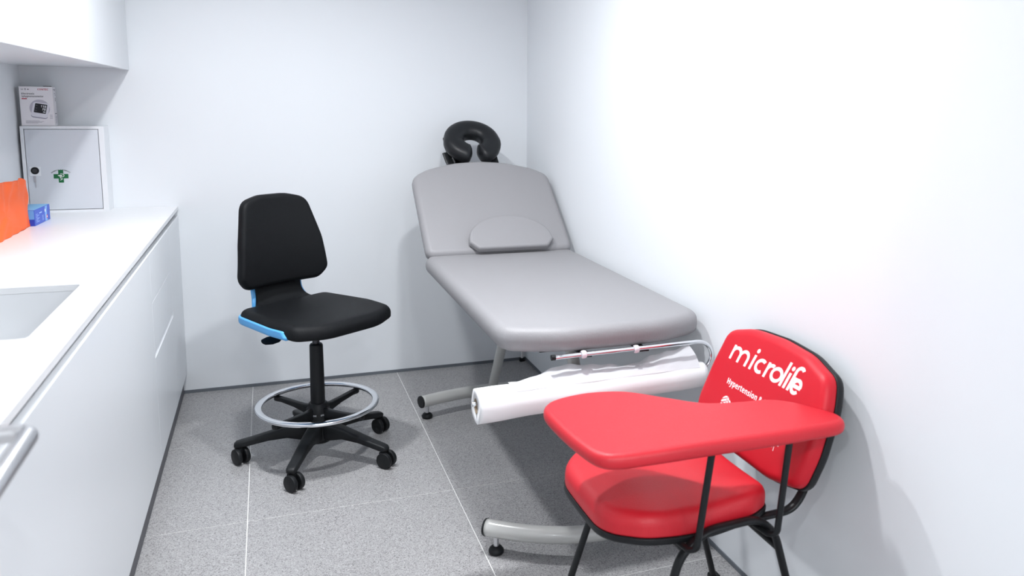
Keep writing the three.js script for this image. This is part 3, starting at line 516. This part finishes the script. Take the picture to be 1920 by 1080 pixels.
{ // couch paper roll
  const bz = 1.995, g = thing('paper_roll', 'white couch paper roll hanging on the chrome bar', 'paper roll', [-0.41, 0.57, bz]);
  const L = geo => geo.translate(0.41, -0.57, -bz);
  const A = V3(-0.775, 0.557, bz), B = V3(-0.053, 0.576, bz), rings = [];
  const N = 60;
  for (let k = 0; k <= N; k++) {
    const u = k / N, c = A.clone().lerp(B, u), r = 0.0500 - 0.011 * u + 0.0010 * Math.sin(u * 23), ring = [];
    for (let i = 0; i < 40; i++) { const th = i / 40 * 2 * Math.PI; const f = r * (1 + 0.006 * Math.sin(3 * th + u * 4) + 0.01 * Math.sin(u * 40 + th * 5) * Math.max(0, Math.sin(th))); ring.push(V3(c.x + 0.0015 * Math.sin(th * 3) * (k === 0 || k === N ? 1 : 0), c.y + f * Math.sin(th), c.z + f * Math.cos(th))); }
    rings.push(ring);
  }
  // open tube with inner core wall
  const inner = r => rings.length;
  const core = []; for (const u of [0, 1]) { const c = A.clone().lerp(B, u), ring = []; for (let i = 0; i < 40; i++) { const th = i / 40 * 2 * Math.PI; ring.push(V3(c.x, c.y + 0.023 * Math.sin(th), c.z + 0.023 * Math.cos(th))); } core.push(ring); }
  const loop = [...rings, core[1], core[0]];
  part(g, 'wound_paper', L(loft(loop, true)), M.paper);
  const dir = B.clone().sub(A).normalize(), ci = [];
  for (const [s, r] of [[0.001, 0.0228], [0.001, 0.019], [0.721, 0.019], [0.721, 0.0228]]) { const c = A.clone().addScaledVector(dir, s), ring = []; for (let i = 0; i < 32; i++) { const th = i / 32 * 2 * Math.PI; ring.push(V3(c.x, c.y + r * Math.sin(th), c.z + r * Math.cos(th))); } ci.push(ring.reverse()); }
  part(g, 'core', L(loft(ci.reverse(), true)), M.card, 'brown cardboard core');
  // loose end of the sheet, lifted off the roll towards the wall side
  const W = 60, H = 12, pos = [], uv = [], idx = [];
  for (let k = 0; k <= W; k++) for (let j = 0; j <= H; j++) {
    const u = 0.14 + 0.83 * k / W, v = j / H, c = A.clone().lerp(B, u), r = 0.0515 - 0.011 * u;
    const lift = (0.012 + 0.024 * Math.exp(-(((u - 0.42) / 0.16) ** 2)) + 0.040 * THREE.MathUtils.smoothstep(u, 0.6, 0.97)) * THREE.MathUtils.smoothstep(u, 0.14, 0.3);
    const th = 0.9 + 1.25 * v, rr = r + lift * v * v + (0.003 * Math.sin(u * 30 + v * 3) + 0.002 * Math.sin(u * 71 - v * 9)) * v;
    pos.push(c.x, c.y + rr * Math.sin(th), c.z + rr * Math.cos(th)); uv.push(u, v);
  }
  for (let k = 0; k < W; k++) for (let j = 0; j < H; j++) { const a = k * (H + 1) + j, b = a + H + 1; idx.push(a, b, b + 1, a, b + 1, a + 1); }
  const fg = new THREE.BufferGeometry(); fg.setAttribute('position', new THREE.Float32BufferAttribute(pos, 3)); fg.setAttribute('uv', new THREE.Float32BufferAttribute(uv, 2)); fg.setIndex(idx); fg.computeVertexNormals();
  part(g, 'loose_sheet', L(fg), M.tissue, 'loose crumpled end of the sheet');
}

// ------------------------------------------------------------------ red chair with writing tablet
{
  const O = [-0.37, 0, 2.41], g = thing('tablet_chair', 'red padded chair with printed backrest and writing tablet on black frame', 'chair', O);
  const L = geo => geo.translate(-O[0], -O[1], -O[2]);
  const ZC = 2.412;
  // seat
  const so = rounded([[-0.622, -(ZC - 0.135), 0.13], [-0.54, -(ZC - 0.210), 0.08], [-0.44, -(ZC - 0.203), 0.1], [-0.26, -(ZC - 0.198), 0.08], [-0.2, -(ZC - 0.165), 0.07], [-0.2, -(ZC + 0.165), 0.07], [-0.26, -(ZC + 0.198), 0.08], [-0.44, -(ZC + 0.203), 0.1], [-0.54, -(ZC + 0.210), 0.08], [-0.622, -(ZC + 0.135), 0.13]], 8);
  const sag = (x, y, z) => [x, y, z + 0.010 * Math.cos((x + 0.2) / 0.42 * Math.PI * 2) * (Math.abs(-y - ZC) / 0.2) ** 2 - 0.012 * THREE.MathUtils.smoothstep(-x, 0.5, 0.62)];
  part(g, 'seat', L(lay(cushion(so, { t: 0.056, r: 0.03, rb: 0.008, dome: 0.010, warp: sag })).translate(0, 0.448, 0)), M.redVinyl, 'red padded seat');
  part(g, 'seat_pan', L(lay(cushion(inset(so, -0.003), { t: 0.018, r: 0.004, rb: 0.008, warp: sag })).translate(0, 0.4315, 0)), M.blackPlastic);
  // frame
  for (const s of [-1, 1]) {
    const z = ZC + s * 0.214, zf = ZC + s * 0.232;
    const tube = bend([[-0.585, 0.006, zf], [-0.462, 0.405, z], [-0.40, 0.450, z], [-0.262, 0.456, z], [-0.214, 0.415, z], [-0.095, 0.006, zf]], 0.05, 8);
    const f = part(g, 'side_frame', L(sweep(tube, 0.0125, 0.0085, [0, 0, 1], { straight: true, n: 18 })), M.blackSteel, 'black oval tube legs');
    for (const x of [-0.587, -0.095]) part(f, 'foot_glide', L(rbox(x - 0.015, x + 0.015, 0, 0.022, zf - 0.016, zf + 0.016, 0.005)), M.blackPlastic);
    part(g, 'back_upright', L(sweep([[-0.33, 0.428, ZC + s * 0.155], [-0.2, 0.432, ZC + s * 0.172], [-0.145, 0.444, ZC + s * 0.178], [-0.116, 0.480, ZC + s * 0.18], [-0.098, 0.545, ZC + s * 0.18], [-0.074, 0.62, ZC + s * 0.18], [-0.048, 0.70, ZC + s * 0.18]], 0.0135, 0.0075, [0, 0, 1], { n: 16, seg: 40 })), M.blackSteel);
  }
  part(g, 'cross_rail', L(merge(cylBetween([-0.445, 0.405, ZC - 0.21], [-0.445, 0.405, ZC + 0.21], 0.0105), cylBetween([-0.199, 0.372, ZC - 0.21], [-0.199, 0.372, ZC + 0.21], 0.0105), box(-0.46, -0.20, 0.418, 0.432, ZC - 0.13, ZC - 0.10), box(-0.46, -0.20, 0.418, 0.432, ZC + 0.10, ZC + 0.13))), M.blackSteel);
  // backrest
  const bt = Math.atan2(0.12, 0.36), BZ = 2.4, bk = [-0.165, 0.48, BZ];
  const B = geo => L(geo.rotateY(-Math.PI / 2).rotateZ(-bt).translate(...bk));      // outline x -> +z (reading direction), y up, thickness towards -x
  const ko = rounded([[-0.12, 0.008, 0.2], [0.12, 0.008, 0.2], [0.238, 0.034, 0.045], [0.252, 0.12, 0.2], [0.246, 0.24, 0.15], [0.222, 0.305, 0.05], [0.12, 0.335, 0.2], [0, 0.342, 0.3], [-0.12, 0.335, 0.2], [-0.215, 0.305, 0.05], [-0.238, 0.20, 0.15], [-0.252, 0.09, 0.2], [-0.238, 0.034, 0.045]], 8);
  const tx = canvasTex(1536, 1106, (c, W, H) => {
    const S = W / 0.52; const X = x => (x + 0.26) * S, Y = y => H - (y + 0.01) * S;
    c.fillStyle = '#c51829'; c.fillRect(0, 0, W, H);
    c.strokeStyle = c.fillStyle = '#f3eef0'; c.lineCap = 'butt'; c.lineJoin = 'round';
    // the wordmark, drawn stroke by stroke: x advances in metres, baseline yb, x-height h
    const yb = 0.2315, h = 0.0425, lw = 0.0098, SK = 0.22; c.lineWidth = lw * S;
    const line = (...p) => { c.beginPath(); for (let i = 0; i < p.length; i += 2) c[i ? 'lineTo' : 'moveTo'](X(p[i]), Y(p[i + 1])); c.stroke(); };
    const curve2 = (x, y, rx, ry, a0, a1) => { c.beginPath(); c.ellipse(X(x), Y(y), rx * S, ry * S, 0, -a0 * Math.PI / 180, -a1 * Math.PI / 180, a1 > a0); c.stroke(); };
    const dot = (x, y, r) => { c.beginPath(); c.arc(X(x), Y(y), r * S, 0, 7); c.fill(); };
    c.save(); c.transform(1, 0, -SK, 1, SK * Y(yb), 0);
    const top = yb + h, ar = 0.0175;
    line(-0.160, yb, -0.160, top); curve2(-0.142, top - ar - lw / 2, 0.018, ar, 180, 0); line(-0.124, yb, -0.124, top - ar - lw / 2); curve2(-0.106, top - ar - lw / 2, 0.018, ar, 180, 0); line(-0.088, yb, -0.088, top - ar - lw / 2);   // m
    line(-0.065, yb, -0.065, top); dot(-0.0635, top + 0.0125, 0.0064);                        // i
    curve2(-0.0285, yb + h / 2, 0.0185, h / 2 - lw / 2, 52, 308);                              // c
    line(0.000, yb, 0.000, top); curve2(0.0165, top - ar - lw / 2, 0.0165, ar, 180, 68);       // r
    curve2(0.043, yb + h / 2, 0.0195, h / 2 - lw / 2, 0, 360);                                 // o
    line(0.0715, yb, 0.0715, yb + 0.067);                                                      // l
    line(0.088, yb, 0.088, top); dot(0.0895, top + 0.0125, 0.0060);                            // i
    line(0.1045, yb, 0.1045, yb + 0.053); curve2(0.1175, yb + 0.053, 0.013, 0.012, 180, 35); line(0.1000, yb + 0.034, 0.124, yb + 0.034);      // f
    curve2(0.1285, yb + h / 2 - 0.003, 0.0150, h / 2 - lw / 2, 0, 318); line(0.114, yb + h / 2 - 0.003, 0.1465, yb + h / 2 - 0.003);        // e
    c.restore();
    c.textAlign = 'left'; c.font = `bold ${0.0225 * S}px sans-serif`; c.fillText('Hypertension & Di', X(-0.138), Y(0.167), 0.196 * S);
    // striped round emblem, lower left
    c.save(); c.beginPath(); c.arc(X(-0.112), Y(0.114), 0.023 * S, 0, 7); c.clip(); c.fillRect(X(-0.136), Y(0.138), 0.05 * S, 0.05 * S);
    c.strokeStyle = '#c51829'; c.lineWidth = 0.0022 * S; for (let k = 0; k < 5; k++) { line(-0.135, 0.094 + k * 0.009, -0.115, 0.104 + k * 0.009); line(-0.109, 0.136 - k * 0.009, -0.088, 0.127 - k * 0.009); } line(-0.112, 0.088, -0.112, 0.14); line(-0.102, 0.088, -0.102, 0.14); line(-0.136, 0.114, -0.112, 0.114); c.restore();
    // small mark at the lower right
    c.strokeStyle = '#f3eef0'; c.lineWidth = 0.0022 * S; line(0.108, 0.099, 0.118, 0.088, 0.118, 0.099); line(0.126, 0.101, 0.126, 0.081); line(0.135, 0.099, 0.142, 0.099);
  });
  const redPrint = new THREE.MeshPhysicalMaterial({ map: tx, roughness: 0.45, specularIntensity: 0.7 });
  const curve = (x, y, z) => [x, y, z + 0.15 * x * x - 0.020];
  part(g, 'backrest', B(cushion(ko, { t: 0.036, r: 0.022, rb: 0.003, dome: 0.006, warp: curve, uv: (x, y) => [(x + 0.26) / 0.52, (y + 0.01) * (1536 / 0.52) / 1106] }).scale(1, 1, -1).scale(1, 1, -1)), redPrint, 'red backrest pad with white lettering');
  part(g, 'backrest_shell', B(cushion(inset(ko, -0.004), { t: 0.03, r: 0.004, rb: 0.02, warp: curve }).translate(0, 0, -0.029)), M.blackPlastic, 'black plastic back shell');
  // writing tablet
  const to = smooth([[-0.722, 2.43], [-0.695, 2.385], [-0.64, 2.362], [-0.57, 2.356], [-0.49, 2.378], [-0.415, 2.445], [-0.345, 2.505], [-0.26, 2.524], [-0.19, 2.532], [-0.14, 2.568], [-0.108, 2.62], [-0.086, 2.672], [-0.112, 2.714], [-0.20, 2.722], [-0.32, 2.724], [-0.45, 2.722], [-0.58, 2.722], [-0.665, 2.717], [-0.70, 2.69], [-0.716, 2.62], [-0.724, 2.52]].map(([x, z]) => [x, -z]), 160);
  part(g, 'writing_tablet', L(lay(cushion(to, { t: 0.034, r: 0.016, rb: 0.014, flat: true })).translate(0, 0.672, 0)), M.redVinyl, 'red padded kidney-shaped writing tablet');
  for (const [xt, xb] of [[-0.418, -0.441], [-0.219, -0.232]]) part(g, 'tablet_support', L(merge(sweep(bend([[xt, 0.674, 2.672], [xb, 0.432, 2.660], [xb - 0.012, 0.424, 2.648], [xb - 0.02, 0.426, 2.60]], 0.014, 6), 0.0085, 0.0065, [1, 0, 0], { straight: true, n: 14 }), rbox(xt - 0.02, xt + 0.02, 0.668, 0.674, 2.64, 2.70, 0.002))), M.blackSteel);
}
{ // thin conduit in the far corner
  const g = thing('corner_conduit', 'thin white conduit with a black foot in the back right corner', 'conduit', [-0.028, 0, 0.028]);
  part(g, 'pipe', cylBetween([0, 0.02, 0], [0, 0.30, 0], 0.006), M.white); part(g, 'black_foot', rbox(-0.014, 0.014, 0, 0.02, -0.01, 0.01, 0.003), M.blackPlastic);
}

renderer.render(scene, camera);
